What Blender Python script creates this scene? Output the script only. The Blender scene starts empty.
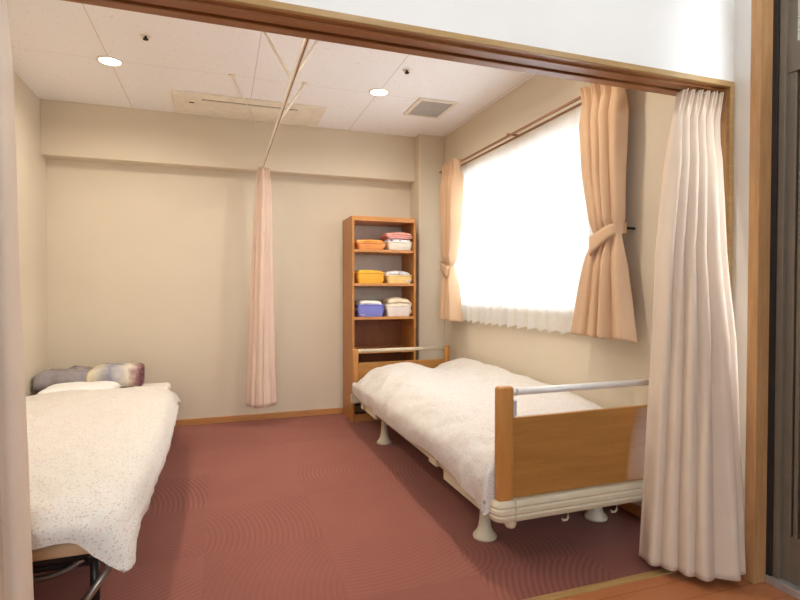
import bpy, bmesh, math, random
import numpy as np
from mathutils import Vector, Matrix, noise

random.seed(7)
SC = bpy.context.scene
COL = SC.collection
PI = math.pi

# ------------------------------------------------------------------ dimensions (metres)
H_CAM = 1.1
Y_BEAM, Y_BACK = 4.428, 4.556
X_LEFT, X_RIGHT = -1.224, 1.9185
CEIL = 2.4786
BEAM_Z = 2.0786
COL_X, COL_Y = 1.668, 4.33
OP_Y1, OP_Y2 = 1.636, 1.7745
OP_Z, OP_ZT = 1.952, 1.974
OP_XL, OP_XR = -1.19, 2.024
DOOR_X = 1.95

# ------------------------------------------------------------------ materials
def lin(c):
    c = c / 255.0
    return c / 12.92 if c <= 0.04045 else ((c + 0.055) / 1.055) ** 2.4

def rgb(r, g, b):
    return (lin(r), lin(g), lin(b), 1.0)

class NT:
    def __init__(self, name):
        self.m = bpy.data.materials.new(name)
        self.m.use_nodes = True
        self.t = self.m.node_tree
        self.t.nodes.clear()
        self.out = self.n('ShaderNodeOutputMaterial')
        self.p = self.n('ShaderNodeBsdfPrincipled')
        self.l(self.p.outputs[0], self.out.inputs[0])
    def n(self, typ, **kw):
        nd = self.t.nodes.new(typ)
        for k, v in kw.items():
            setattr(nd, k, v)
        return nd
    def l(self, a, b):
        self.t.links.new(a, b)
    def coord(self, scale=(1, 1, 1), kind='Object'):
        tc = self.n('ShaderNodeTexCoord')
        mp = self.n('ShaderNodeMapping')
        mp.inputs['Scale'].default_value = scale
        self.l(tc.outputs[kind], mp.inputs[0])
        return mp.outputs[0]
    def noise(self, vec, scale, detail=3, rough=0.55):
        nd = self.n('ShaderNodeTexNoise')
        nd.inputs['Scale'].default_value = scale
        nd.inputs['Detail'].default_value = detail
        nd.inputs['Roughness'].default_value = rough
        self.l(vec, nd.inputs['Vector'])
        return nd.outputs[0]
    def ramp(self, fac, stops, interp='LINEAR'):
        nd = self.n('ShaderNodeValToRGB')
        nd.color_ramp.interpolation = interp
        e = nd.color_ramp.elements
        while len(e) < len(stops):
            e.new(0.5)
        for i, (p, c) in enumerate(stops):
            e[i].position = p
            e[i].color = c
        self.l(fac, nd.inputs[0])
        return nd.outputs[0]
    def math(self, op, a, b=None, c=None):
        nd = self.n('ShaderNodeMath', operation=op)
        for i, v in enumerate((a, b, c)):
            if v is None:
                continue
            if isinstance(v, (int, float)):
                nd.inputs[i].default_value = v
            else:
                self.l(v, nd.inputs[i])
        return nd.outputs[0]
    def mix(self, fac, a, b):
        nd = self.n('ShaderNodeMix', data_type='RGBA')
        for sock, v in ((nd.inputs[0], fac), (nd.inputs[6], a), (nd.inputs[7], b)):
            if isinstance(v, (int, float, tuple)):
                sock.default_value = v
            else:
                self.l(v, sock)
        return nd.outputs[2]
    def bump(self, h, strength=0.3, dist=0.01):
        nd = self.n('ShaderNodeBump')
        nd.inputs['Strength'].default_value = strength
        nd.inputs['Distance'].default_value = dist
        self.l(h, nd.inputs['Height'])
        self.l(nd.outputs[0], self.p.inputs['Normal'])
    def set(self, col=None, rough=0.6, metal=0.0, spec=0.4):
        if col is not None:
            if isinstance(col, tuple):
                self.p.inputs['Base Color'].default_value = col
            else:
                self.l(col, self.p.inputs['Base Color'])
        self.p.inputs['Roughness'].default_value = rough
        self.p.inputs['Metallic'].default_value = metal
        self.p.inputs['Specular IOR Level'].default_value = spec
        return self

def mat_plain(name, c, rough=0.5, metal=0.0, var=0.06, scale=14, spec=0.4):
    m = NT(name)
    v = m.coord()
    n = m.noise(v, scale, 3)
    lo = tuple(x * (1 - var) for x in c[:3]) + (1,)
    hi = tuple(min(1, x * (1 + var)) for x in c[:3]) + (1,)
    m.set(m.ramp(n, [(0.3, lo), (0.7, hi)]), rough, metal, spec)
    return m.m

def mat_wallpaper(name, c):
    m = NT(name)
    v = m.coord()
    n = m.noise(v, 2.2, 2)
    lo = tuple(x * 0.97 for x in c[:3]) + (1,)
    m.set(m.ramp(n, [(0.3, lo), (0.7, c)]), 0.75, 0, 0.25)
    m.bump(m.noise(v, 260, 3), 0.12, 0.002)
    return m.m

def mat_wood(name, dark, light, stretch=(1.5, 14, 14), rough=0.38, spec=0.45):
    m = NT(name)
    v = m.coord(stretch)
    n = m.noise(v, 3.2, 5, 0.62)
    f = m.noise(m.coord(tuple(s * 6 for s in stretch)), 3.0, 2)
    k = m.math('ADD', m.math('MULTIPLY', n, 0.75), m.math('MULTIPLY', f, 0.25))
    m.set(m.ramp(k, [(0.32, dark), (0.68, light)]), rough, 0, spec)
    m.bump(k, 0.05, 0.002)
    return m.m

def mat_fabric(name, c, trans=0.0, rough=0.85, weave=420, var=0.05):
    m = NT(name)
    v = m.coord()
    n = m.noise(v, 6, 3)
    lo = tuple(x * (1 - var) for x in c[:3]) + (1,)
    hi = tuple(min(1, x * (1 + var)) for x in c[:3]) + (1,)
    col = m.ramp(n, [(0.3, lo), (0.7, hi)])
    m.set(col, rough, 0, 0.15)
    m.p.inputs['Sheen Weight'].default_value = 0.15
    m.bump(m.noise(v, weave, 2), 0.12, 0.0015)
    if trans > 0:
        tr = m.n('ShaderNodeBsdfTranslucent')
        m.l(col, tr.inputs[0])
        mx = m.n('ShaderNodeMixShader')
        mx.inputs[0].default_value = trans
        m.l(m.p.outputs[0], mx.inputs[1])
        m.l(tr.outputs[0], mx.inputs[2])
        m.l(mx.outputs[0], m.out.inputs[0])
    return m.m

def mat_sheer(name):
    m = NT(name)
    v = m.coord()
    n = m.noise(v, 300, 2)
    m.set((0.93, 0.92, 0.90, 1), 0.8, 0, 0.1)
    tr = m.n('ShaderNodeBsdfTranslucent')
    tr.inputs[0].default_value = (0.95, 0.94, 0.92, 1)
    tp = m.n('ShaderNodeBsdfTransparent')
    a = m.n('ShaderNodeMixShader'); a.inputs[0].default_value = 0.55
    m.l(m.p.outputs[0], a.inputs[1]); m.l(tr.outputs[0], a.inputs[2])
    b = m.n('ShaderNodeMixShader')
    m.l(m.ramp(n, [(0.3, (0.05,) * 3 + (1,)), (0.7, (0.14,) * 3 + (1,))]), b.inputs[0])
    m.l(a.outputs[0], b.inputs[1]); m.l(tp.outputs[0], b.inputs[2])
    m.l(b.outputs[0], m.out.inputs[0])
    return m.m

def mat_glass(name, tint=(1, 1, 1, 1), gloss=0.08):
    m = NT(name)
    tp = m.n('ShaderNodeBsdfTransparent'); tp.inputs[0].default_value = tint
    gl = m.n('ShaderNodeBsdfGlossy'); gl.inputs['Roughness'].default_value = 0.03
    fr = m.n('ShaderNodeFresnel'); fr.inputs[0].default_value = 1.45
    mx = m.n('ShaderNodeMixShader')
    m.l(m.math('MAXIMUM', fr.outputs[0], gloss * 0.5), mx.inputs[0])
    m.l(tp.outputs[0], mx.inputs[1]); m.l(gl.outputs[0], mx.inputs[2])
    m.l(mx.outputs[0], m.out.inputs[0])
    return m.m

def mat_emit(name, c, s):
    m = NT(name)
    e = m.n('ShaderNodeEmission')
    e.inputs[0].default_value = c
    e.inputs[1].default_value = s
    m.l(e.outputs[0], m.out.inputs[0])
    return m.m

def mat_carpet():
    m = NT('carpet')
    v = m.coord()
    sep = m.n('ShaderNodeSeparateXYZ'); m.l(v, sep.inputs[0])
    T = 0.5
    tx = m.math('FLOOR', m.math('DIVIDE', m.math('ADD', sep.outputs[0], 0.07), T))
    ty = m.math('FLOOR', m.math('DIVIDE', m.math('ADD', sep.outputs[1], 0.21), T))
    cmb = m.n('ShaderNodeCombineXYZ'); m.l(tx, cmb.inputs[0]); m.l(ty, cmb.inputs[1])
    wn = m.n('ShaderNodeTexWhiteNoise', noise_dimensions='2D'); m.l(cmb.outputs[0], wn.inputs['Vector'])
    hs = m.n('ShaderNodeSeparateColor'); m.l(wn.outputs['Color'], hs.inputs[0])
    # curved ribs: each tile has its own arc centre
    cx = m.math('MULTIPLY', m.math('ADD', tx, m.math('SUBTRACT', m.math('MULTIPLY', hs.outputs[0], 3.0), 1.0)), T)
    cy = m.math('MULTIPLY', m.math('ADD', ty, m.math('SUBTRACT', m.math('MULTIPLY', hs.outputs[1], 3.0), 1.0)), T)
    dx = m.math('SUBTRACT', sep.outputs[0], cx); dy = m.math('SUBTRACT', sep.outputs[1], cy)
    d = m.math('SQRT', m.math('ADD', m.math('MULTIPLY', dx, dx), m.math('MULTIPLY', dy, dy)))
    w = m.math('SINE', m.math('MULTIPLY', d, 2 * PI / 0.024))
    w = m.math('MULTIPLY', w, m.math('MULTIPLY', hs.outputs[2], 0.6))
    n1 = m.noise(v, 420, 2)
    n2 = m.noise(v, 1.4, 3)
    k = m.math('ADD', m.math('MULTIPLY', w, 0.14), m.math('ADD', m.math('MULTIPLY', n1, 0.55), m.math('MULTIPLY', n2, 0.25)))
    k = m.math('ADD', k, m.math('MULTIPLY', hs.outputs[1], 0.06))
    m.set(m.ramp(k, [(0.2, CARPET[0]), (0.45, CARPET[1]), (0.72, CARPET[2])]), 0.95, 0, 0.1)
    m.p.inputs['Sheen Weight'].default_value = 0.1
    m.bump(k, 0.5, 0.006)
    return m.m
CARPET = (rgb(116, 68, 60), rgb(150, 93, 81), rgb(174, 115, 101))

def mat_planks(name):
    m = NT(name)
    v = m.coord((1, 1, 1))
    br = m.n('ShaderNodeTexBrick')
    br.inputs['Scale'].default_value = 1.0
    br.inputs['Mortar Size'].default_value = 0.0012
    br.inputs['Brick Width'].default_value = 0.9
    br.inputs['Row Height'].default_value = 0.1
    br.inputs['Color1'].default_value = rgb(194, 130, 86)
    br.inputs['Color2'].default_value = rgb(178, 114, 74)
    br.inputs['Mortar'].default_value = rgb(96, 52, 30)
    m.l(v, br.inputs['Vector'])
    g = m.noise(m.coord((2, 22, 1)), 3.5, 4, 0.6)
    m.set(m.mix(m.math('MULTIPLY', g, 0.55), br.outputs[0], rgb(150, 82, 46)), 0.32, 0, 0.5)
    return m.m

def mat_ceiling():
    m = NT('acoustic_ceiling_board')
    v = m.coord()
    sep = m.n('ShaderNodeSeparateXYZ'); m.l(v, sep.inputs[0])
    def seam(s, off, per):
        f = m.math('FRACT', m.math('DIVIDE', m.math('ADD', s, off), per))
        a = m.math('ABSOLUTE', m.math('SUBTRACT', f, 0.5))
        return m.math('GREATER_THAN', a, 0.5 - 0.0022 / per)
    PX, PY = 0.837, 0.45
    s = m.math('MAXIMUM', seam(sep.outputs[0], 0.62, PX), m.math('MULTIPLY', seam(sep.outputs[1], -3.55, PY * 2), 0.6))
    vo = m.n('ShaderNodeTexVoronoi'); vo.inputs['Scale'].default_value = 55
    dist = m.noise(v, 30, 2)
    m.l(v, vo.inputs['Vector'])
    pit = m.math('LESS_THAN', vo.outputs['Distance'], m.math('MULTIPLY', m.math('SUBTRACT', dist, 0.42), 0.9))
    pit2 = m.math('MULTIPLY', pit, 0.40)
    k = m.math('MAXIMUM', pit2, m.math('MULTIPLY', s, 0.45))
    m.set(m.mix(k, CEILC, rgb(150, 128, 108)), 0.85, 0, 0.15)
    return m.m
CEILC = (0.93, 0.92, 0.925, 1)

def mat_floral(name, base):
    """small printed flowers and dots scattered over cotton"""
    m = NT(name)
    v = m.coord()
    def dots(scale, thr, seed):
        vo = m.n('ShaderNodeTexVoronoi'); vo.inputs['Scale'].default_value = scale
        mp = m.n('ShaderNodeMapping'); mp.inputs['Location'].default_value = (seed, seed * 2, seed * 3)
        m.l(v, mp.inputs[0]); m.l(mp.outputs[0], vo.inputs['Vector'])
        sc = m.n('ShaderNodeSeparateColor'); m.l(vo.outputs['Color'], sc.inputs[0])
        on = m.math('MULTIPLY', m.math('LESS_THAN', vo.outputs['Distance'], thr), m.math('GREATER_THAN', sc.outputs[0], 0.22))
        return on, sc.outputs[1]
    n = m.noise(v, 5, 3)
    c = m.ramp(n, [(0.3, tuple(x * 0.97 for x in base[:3]) + (1,)), (0.7, base)])
    on, h = dots(105, 0.30, 1.3)
    c = m.mix(m.math('MULTIPLY', on, 0.55), c, m.ramp(h, [(0.0, rgb(212, 160, 138)), (0.45, rgb(190, 150, 140)), (0.75, rgb(150, 150, 160)), (1, rgb(178, 170, 130))], 'CONSTANT'))
    on, h = dots(190, 0.28, 5.7)
    c = m.mix(m.math('MULTIPLY', on, 0.42), c, m.ramp(h, [(0.0, rgb(160, 140, 130)), (0.5, rgb(205, 160, 135))], 'CONSTANT'))
    m.set(c, 0.88, 0, 0.12)
    m.bump(m.noise(v, 90, 3), 0.15, 0.003)
    return m.m

def mat_banded(name, stops, axis=0, scale=1.0, off=0.0):
    m = NT(name)
    v = m.coord()
    sep = m.n('ShaderNodeSeparateXYZ'); m.l(v, sep.inputs[0])
    n = m.noise(v, 16, 3)
    k = m.math('ADD', m.math('MULTIPLY', m.math('ADD', sep.outputs[axis], off), scale), m.math('MULTIPLY', m.math('SUBTRACT', n, 0.5), 0.35))
    m.set(m.ramp(k, stops), 0.92, 0, 0.1)
    m.bump(m.noise(v, 200, 2), 0.25, 0.003)
    return m.m

def mat_mottled(name, stops, scale=20):
    m = NT(name)
    v = m.coord()
    m.set(m.ramp(m.noise(v, scale, 4, 0.6), stops), 0.9, 0, 0.12)
    m.bump(m.noise(v, 160, 2), 0.2, 0.003)
    return m.m

M = {}
M['wall'] = mat_wallpaper('cream_wallpaper', (0.72, 0.635, 0.50, 1))
M['wall_entry'] = mat_wallpaper('white_wallpaper', (0.86, 0.855, 0.83, 1))
M['ceiling'] = mat_ceiling()
M['carpet'] = mat_carpet()
M['planks'] = mat_planks('entry_planks')
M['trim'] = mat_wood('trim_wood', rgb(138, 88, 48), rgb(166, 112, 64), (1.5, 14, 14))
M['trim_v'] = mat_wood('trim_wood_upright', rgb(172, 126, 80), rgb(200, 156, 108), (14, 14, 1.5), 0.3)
M['base'] = mat_wood('baseboard_wood', rgb(182, 126, 74), rgb(206, 152, 96), (1.5, 14, 14))
M['thresh'] = mat_wood('threshold_wood', rgb(166, 132, 82), rgb(188, 154, 102), (1.5, 14, 14))
M['shelf'] = mat_wood('shelf_wood', rgb(166, 108, 50), rgb(188, 132, 68), (12, 12, 1.4))
M['shelf_h'] = mat_wood('shelf_wood_flat', rgb(176, 116, 60), rgb(206, 146, 86), (1.5, 12, 12))
M['shelf_back'] = mat_plain('shelf_back_grey', rgb(206, 192, 176), 0.7)
M['shelf_back_wood'] = mat_wood('shelf_back_wood', rgb(120, 66, 34), rgb(140, 80, 42), (12, 12, 1.4))
M['bed_wood'] = mat_wood('bed_panel_wood', rgb(160, 110, 52), rgb(180, 128, 66), (1.2, 12, 12), 0.35)
M['bed_post'] = mat_wood('bed_post_wood', rgb(182, 124, 62), rgb(200, 142, 78), (12, 12, 1.2), 0.33)
M['cream_plastic'] = mat_plain('cream_plastic', rgb(216, 206, 180), 0.4)
M['silver'] = mat_plain('silver_rail', rgb(232, 232, 230), 0.28, 0.12, 0.02)
M['grey_plastic'] = mat_plain('grey_plastic', rgb(190, 190, 198), 0.4)
M['black'] = mat_plain('black_rubber', rgb(26, 24, 24), 0.6)
M['dark_tube'] = mat_plain('dark_steel_tube', rgb(52, 46, 44), 0.35, 0.5)
M['silver_tube'] = mat_plain('steel_tube', rgb(150, 142, 136), 0.3, 0.8)
M['duvet'] = mat_floral('floral_cotton', (0.71, 0.69, 0.66, 1))
M['duvet_left'] = mat_floral('floral_cotton_warm', (0.74, 0.715, 0.67, 1))
M['white_cotton'] = mat_fabric('white_cotton', (0.88, 0.86, 0.84, 1))
M['mattress'] = mat_fabric('beige_mattress', rgb(214, 180, 140))
M['white_mattress'] = mat_fabric('white_mattress', (0.86, 0.82, 0.76, 1))
M['curtain_peach'] = mat_fabric('peach_curtain', rgb(218, 184, 150), 0.12, var=0.03)
M['curtain_beige'] = mat_fabric('beige_curtain', rgb(230, 212, 192), 0.12, var=0.03)
M['curtain_pink'] = mat_fabric('pale_pink_curtain', rgb(240, 216, 198), 0.2, var=0.03)
M['sheer'] = mat_sheer('white_sheer')
M['glass'] = mat_glass('window_glass')
M['alu'] = mat_plain('aluminium', rgb(200, 200, 200), 0.35, 0.6)
M['rod'] = mat_wood('curtain_rod_wood', rgb(130, 84, 50), rgb(156, 104, 66), (12, 1.2, 12))
M['white_paint'] = mat_plain('white_paint', rgb(236, 228, 214), 0.5)
M['cream_paint'] = mat_plain('cream_paint', rgb(238, 230, 214), 0.45)
M['lens'] = mat_emit('downlight_lens', (1.0, 0.93, 0.82, 1), 9.0)
M['vent_grey'] = mat_plain('vent_grille_grey', rgb(190, 184, 178), 0.5)
M['vent_dark'] = mat_plain('vent_shadow', rgb(120, 114, 108), 0.8)
M['door_dark'] = mat_plain('bronze_door_metal', rgb(122, 112, 98), 0.42, 0.2)
M['door_seal'] = mat_plain('door_seal', rgb(44, 40, 38), 0.5)
M['door_glass'] = mat_glass('door_glass', (0.75, 0.75, 0.72, 1))
M['chrome'] = mat_plain('chrome', rgb(220, 220, 225), 0.12, 1.0, 0.01)
M['basket_orange'] = mat_plain('orange_basket', rgb(224, 150, 84), 0.5)
M['basket_white'] = mat_plain('white_basket', rgb(228, 222, 206), 0.5)
M['basket_yellow'] = mat_plain('yellow_basket', rgb(236, 176, 60), 0.5)
M['basket_cream'] = mat_plain('cream_basket', rgb(238, 208, 140), 0.5)
M['basket_blue'] = mat_plain('blue_basket', rgb(126, 130, 208), 0.45)
M['basket_pale'] = mat_plain('pale_basket', rgb(236, 226, 220), 0.5)
M['towel_orange'] = mat_mottled('orange_towel', [(0.3, rgb(222, 128, 54)), (0.55, rgb(240, 166, 86)), (0.8, rgb(250, 200, 140))], 14)
M['towel_pink'] = mat_mottled('pink_cloth', [(0.3, rgb(236, 150, 140)), (0.6, rgb(246, 190, 180)), (0.8, rgb(220, 110, 110))], 26)
M['towel_blue'] = mat_mottled('blue_white_cloth', [(0.42, rgb(240, 238, 240)), (0.56, rgb(226, 226, 238)), (0.64, rgb(96, 104, 170))], 30)
M['towel_white'] = mat_mottled('white_towel', [(0.3, rgb(236, 228, 218)), (0.7, rgb(250, 246, 240))], 20)
M['towel_cream'] = mat_mottled('cream_towel', [(0.3, rgb(232, 214, 184)), (0.7, rgb(246, 236, 214))], 20)
M['towel_yellow'] = mat_mottled('yellow_towel', [(0.3, rgb(238, 170, 44)), (0.7, rgb(248, 198, 84))], 18)
M['blanket_grey'] = mat_mottled('grey_blanket', [(0.3, rgb(140, 132, 134)), (0.55, rgb(160, 152, 154)), (0.8, rgb(178, 172, 170))], 9)
M['blanket_print'] = mat_banded('printed_blanket', [(0.0, rgb(226, 212, 180)), (0.2, rgb(214, 204, 182)), (0.40, rgb(150, 150, 168)), (0.58, rgb(196, 192, 192)), (0.76, rgb(226, 214, 196)), (0.92, rgb(150, 112, 114)), (1.0, rgb(118, 80, 84))], 0, 2.9, 0.17)

# ------------------------------------------------------------------ object helpers
def tag(o, label=None, cat=None, group=None, kind=None):
    if label: o['label'] = label
    if cat: o['category'] = cat
    if group: o['group'] = group
    if kind: o['kind'] = kind
    return o

def thing(name, label, cat, loc=(0, 0, 0), rz=0.0, group=None):
    o = bpy.data.objects.new(name, None)
    o.empty_display_size = 0.1
    COL.objects.link(o)
    o.location = loc
    o.rotation_euler = (0, 0, rz)
    return tag(o, label, cat, group)

def obj(name, bm, m, parent=None, smooth=False):
    me = bpy.data.meshes.new(name)
    bmesh.ops.recalc_face_normals(bm, faces=bm.faces)
    bm.to_mesh(me)
    bm.free()
    me.materials.append(M[m] if isinstance(m, str) else m)
    if smooth:
        for p in me.polygons:
            p.use_smooth = True
    o = bpy.data.objects.new(name, me)
    COL.objects.link(o)
    if parent:
        o.parent = parent
    return o

def struct(name, bm, m, parent=None, smooth=False):
    o = obj(name, bm, m, parent, smooth)
    if not parent:
        o['kind'] = 'structure'
    return o

def merge(bm, other):
    me = bpy.data.meshes.new('tmp')
    other.to_mesh(me)
    other.free()
    bm.from_mesh(me)
    bpy.data.meshes.remove(me)
    return bm

def box(x0, x1, y0, y1, z0, z1, bev=0.0, seg=2, bm=None):
    b = bmesh.new()
    r = bmesh.ops.create_cube(b, size=1)
    for v in b.verts:
        v.co = Vector(((x0 + x1) / 2 + v.co.x * (x1 - x0), (y0 + y1) / 2 + v.co.y * (y1 - y0), (z0 + z1) / 2 + v.co.z * (z1 - z0)))
    if bev > 0:
        bmesh.ops.bevel(b, geom=b.edges[:], offset=bev, segments=seg, affect='EDGES', profile=0.5)
    return merge(bm, b) if bm is not None else b

def tube(pts, r, n=10, bm=None, caps=True):
    b = bm if bm is not None else bmesh.new()
    pts = [Vector(p) for p in pts]
    rings = []
    up = Vector((0, 0, 1))
    for i, p in enumerate(pts):
        d = (pts[min(i + 1, len(pts) - 1)] - pts[max(i - 1, 0)]).normalized()
        a = up.cross(d)
        if a.length < 1e-4:
            a = Vector((1, 0, 0)).cross(d)
        a.normalize()
        c = d.cross(a).normalized()
        rr = r[i] if isinstance(r, (list, tuple)) else r
        rings.append([b.verts.new(p + a * rr * math.cos(2 * PI * k / n) + c * rr * math.sin(2 * PI * k / n)) for k in range(n)])
    for i in range(len(rings) - 1):
        for k in range(n):
            b.faces.new((rings[i][k], rings[i][(k + 1) % n], rings[i + 1][(k + 1) % n], rings[i + 1][k]))
    if caps:
        b.faces.new(rings[0][::-1])
        b.faces.new(rings[-1])
    return b

def lathe(prof, n=24, c=(0, 0), bm=None):
    """prof: list of (radius, z)"""
    b = bm if bm is not None else bmesh.new()
    rings = []
    for r, z in prof:
        if r < 1e-6:
            rings.append([b.verts.new((c[0], c[1], z))])
        else:
            rings.append([b.verts.new((c[0] + r * math.cos(2 * PI * k / n), c[1] + r * math.sin(2 * PI * k / n), z)) for k in range(n)])
    for i in range(len(rings) - 1):
        A, B = rings[i], rings[i + 1]
        for k in range(n):
            k2 = (k + 1) % n
            if len(A) == 1 and len(B) > 1:
                b.faces.new((A[0], B[k], B[k2]))
            elif len(B) == 1 and len(A) > 1:
                b.faces.new((A[k], B[0], A[k2]))
            elif len(A) > 1:
                b.faces.new((A[k], A[k2], B[k2], B[k]))
    return b

def grid_mesh(P):
    """P: array (nu, nv, 3) -> bmesh of quads"""
    b = bmesh.new()
    nu, nv = P.shape[:2]
    V = [[b.verts.new(P[i, j]) for j in range(nv)] for i in range(nu)]
    for i in range(nu - 1):
        for j in range(nv - 1):
            b.faces.new((V[i][j], V[i + 1][j], V[i + 1][j + 1], V[i][j + 1]))
    return b

def thicken(o, t, off=0.0):
    md = o.modifiers.new('thickness', 'SOLIDIFY')
    md.thickness = t
    md.offset = off
    return o

def interp(x, xs, ys):
    return float(np.interp(x, xs, ys))

def catmull(P, n):
    """P: (k, ...) control points on axis 0 -> n samples"""
    P = np.asarray(P, float)
    k = P.shape[0]
    out = []
    for t in np.linspace(0, k - 1, n):
        i = min(int(t), k - 2)
        f = t - i
        p0, p1, p2, p3 = P[max(i - 1, 0)], P[i], P[i + 1], P[min(i + 2, k - 1)]
        out.append(0.5 * ((2 * p1) + (-p0 + p2) * f + (2 * p0 - 5 * p1 + 4 * p2 - p3) * f * f + (-p0 + 3 * p1 - 3 * p2 + p3) * f ** 3))
    return np.array(out)

def fbm(x, y, z, octv=4):
    return noise.fractal(Vector((x, y, z)), 1.0, 2.0, octv)

# ------------------------------------------------------------------ the room shell
struct('floor', box(X_LEFT - 0.15, X_RIGHT + 0.15, 1.586, Y_BACK + 0.15, -0.1, 0.0), 'carpet')
struct('floor_entry', box(-2.6, 2.4, -3.2, 1.551, -0.1, 0.0), 'planks')
struct('trim_1', box(-2.6, 2.4, 1.551, 1.586, -0.1, 0.004, 0.0015), 'thresh')
struct('ceiling', box(X_LEFT - 0.15, X_RIGHT + 0.3, OP_Y2, Y_BACK + 0.15, CEIL, CEIL + 0.1), 'ceiling')
struct('ceiling_entry', box(-2.7, 2.5, -3.3, OP_Y2, CEIL, CEIL + 0.1), 'wall_entry')
struct('wall_back', box(X_LEFT - 0.15, X_RIGHT + 0.3, Y_BACK, Y_BACK + 0.15, -0.1, CEIL), 'wall')
struct('wall_left', box(X_LEFT - 0.15, X_LEFT, OP_Y2, Y_BACK, -0.1, CEIL), 'wall')
# right wall with the window hole
WY0, WY1, WZ0, WZ1 = 2.33, 4.12, 0.97, 2.05
w = bmesh.new()
for b in ((OP_Y2, WY0, -0.1, CEIL), (WY1, Y_BACK, -0.1, CEIL), (WY0, WY1, -0.1, WZ0), (WY0, WY1, WZ1, CEIL)):
    box(X_RIGHT, X_RIGHT + 0.18, b[0], b[1], b[2], b[3], bm=w)
struct('wall_right', w, 'wall')
struct('beam', box(X_LEFT, COL_X, Y_BEAM, Y_BACK, BEAM_Z, CEIL, 0.004), 'wall')
struct('column', box(COL_X, X_RIGHT, COL_Y, Y_BACK, 0, CEIL, 0.006), 'wall')
bb = box(X_LEFT, COL_X, Y_BACK - 0.012, Y_BACK, 0, 0.05, 0.002)
struct('baseboard_back', bb, 'base')
struct('baseboard_left', box(X_LEFT, X_LEFT + 0.012, OP_Y2, Y_BACK - 0.012, 0, 0.05, 0.002), 'base')
struct('baseboard_right', box(X_RIGHT - 0.012, X_RIGHT, OP_Y2, COL_Y, 0, 0.05, 0.002), 'base')
# the wall with the wide opening
w = box(-2.6, 2.25, OP_Y1, OP_Y2, OP_ZT, CEIL)
box(OP_XR + 0.024, 2.25, OP_Y1, OP_Y2, 0, OP_ZT, bm=w)
box(-2.6, OP_XL - 0.024, OP_Y1, OP_Y2, 0, OP_ZT, bm=w)
struct('wall_front', w, 'wall_entry')
# wooden lining of the opening, with the curtain slot in its underside
w = box(OP_XL - 0.024, OP_XR + 0.024, OP_Y1 + 0.012, 1.728, OP_Z, OP_ZT, 0.001)
box(OP_XL - 0.024, OP_XR + 0.024, 1.728, 1.738, OP_Z + 0.012, OP_ZT, bm=w)
box(OP_XL - 0.024, OP_XR + 0.024, 1.738, OP_Y2 + 0.006, OP_Z - 0.006, OP_ZT, 0.002, bm=w)
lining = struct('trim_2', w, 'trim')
w = box(OP_XL - 0.024, OP_XR + 0.024, OP_Y1 - 0.006, OP_Y1 + 0.012, OP_Z, OP_ZT, 0.002)
box(OP_XR, OP_XR + 0.024, OP_Y1 - 0.006, OP_Y1 + 0.012, 0, OP_Z, 0.002, bm=w)
box(OP_XL - 0.024, OP_XL, OP_Y1 - 0.006, OP_Y1 + 0.012, 0, OP_Z, 0.002, bm=w)
obj('casing', w, 'thresh', lining)
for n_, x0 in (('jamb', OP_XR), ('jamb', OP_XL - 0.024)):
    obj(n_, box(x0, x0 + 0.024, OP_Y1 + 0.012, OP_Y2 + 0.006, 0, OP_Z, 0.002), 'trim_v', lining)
obj('curtain_track', box(OP_XL + 0.02, OP_XR - 0.005, 1.667, 1.685, OP_Z - 0.007, OP_Z, 0.001), 'trim', lining)
# entry room
w = bmesh.new()
for b in ((-2.7, -1.6, 0, CEIL), (1.0, 2.4, 0, CEIL), (-1.6, 1.0, 0, 1.4), (-1.6, 1.0, 2.3, CEIL)):
    box(b[0], b[1], -3.15, -3.0, b[2], b[3], bm=w)
struct('wall_behind', w, 'wall_entry')
struct('wall_entry_left', box(-2.6, -2.45, -3.0, OP_Y1, 0, CEIL), 'wall_entry')
w = box(DOOR_X, 2.25, -3.0, 0.42, 0, CEIL)
box(DOOR_X, 2.25, 0.42, 1.40, 2.28, CEIL, bm=w)
box(2.05, 2.25, 1.40, OP_Y1, 0, CEIL, bm=w)
struct('wall_entry_right', w, 'wall_entry')

# window of the sleeping room: aluminium frame, two sliding sashes
win = bpy.data.objects.new('window_1', None); COL.objects.link(win); win['kind'] = 'structure'
f = bmesh.new()
XW = X_RIGHT + 0.12
box(XW, XW + 0.06, WY0, WY1, WZ0, WZ0 + 0.04, bm=f); box(XW, XW + 0.06, WY0, WY1, WZ1 - 0.04, WZ1, bm=f)
box(XW, XW + 0.06, WY0, WY0 + 0.04, WZ0, WZ1, bm=f); box(XW, XW + 0.06, WY1 - 0.04, WY1, WZ0, WZ1, bm=f)
obj('window_frame', f, 'alu', win)
YM = (WY0 + WY1) / 2
for a, b, dx in ((WY0 + 0.04, YM + 0.025, 0.005), (YM - 0.025, WY1 - 0.04, 0.03)):
    f = bmesh.new()
    x0 = XW + dx
    box(x0, x0 + 0.02, a, a + 0.045, WZ0 + 0.04, WZ1 - 0.04, bm=f); box(x0, x0 + 0.02, b - 0.045, b, WZ0 + 0.04, WZ1 - 0.04, bm=f)
    box(x0, x0 + 0.02, a, b, WZ0 + 0.04, WZ0 + 0.09, bm=f); box(x0, x0 + 0.02, a, b, WZ1 - 0.09, WZ1 - 0.04, bm=f)
    s = obj('sash', f, 'alu', win)
    obj('pane', box(x0 + 0.008, x0 + 0.012, a + 0.04, b - 0.04, WZ0 + 0.085, WZ1 - 0.085), 'glass', s)
obj('window_sill', box(X_RIGHT - 0.012, XW, WY0, WY1, WZ0 - 0.0, WZ0 + 0.015, 0.003), 'white_paint', win)
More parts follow.
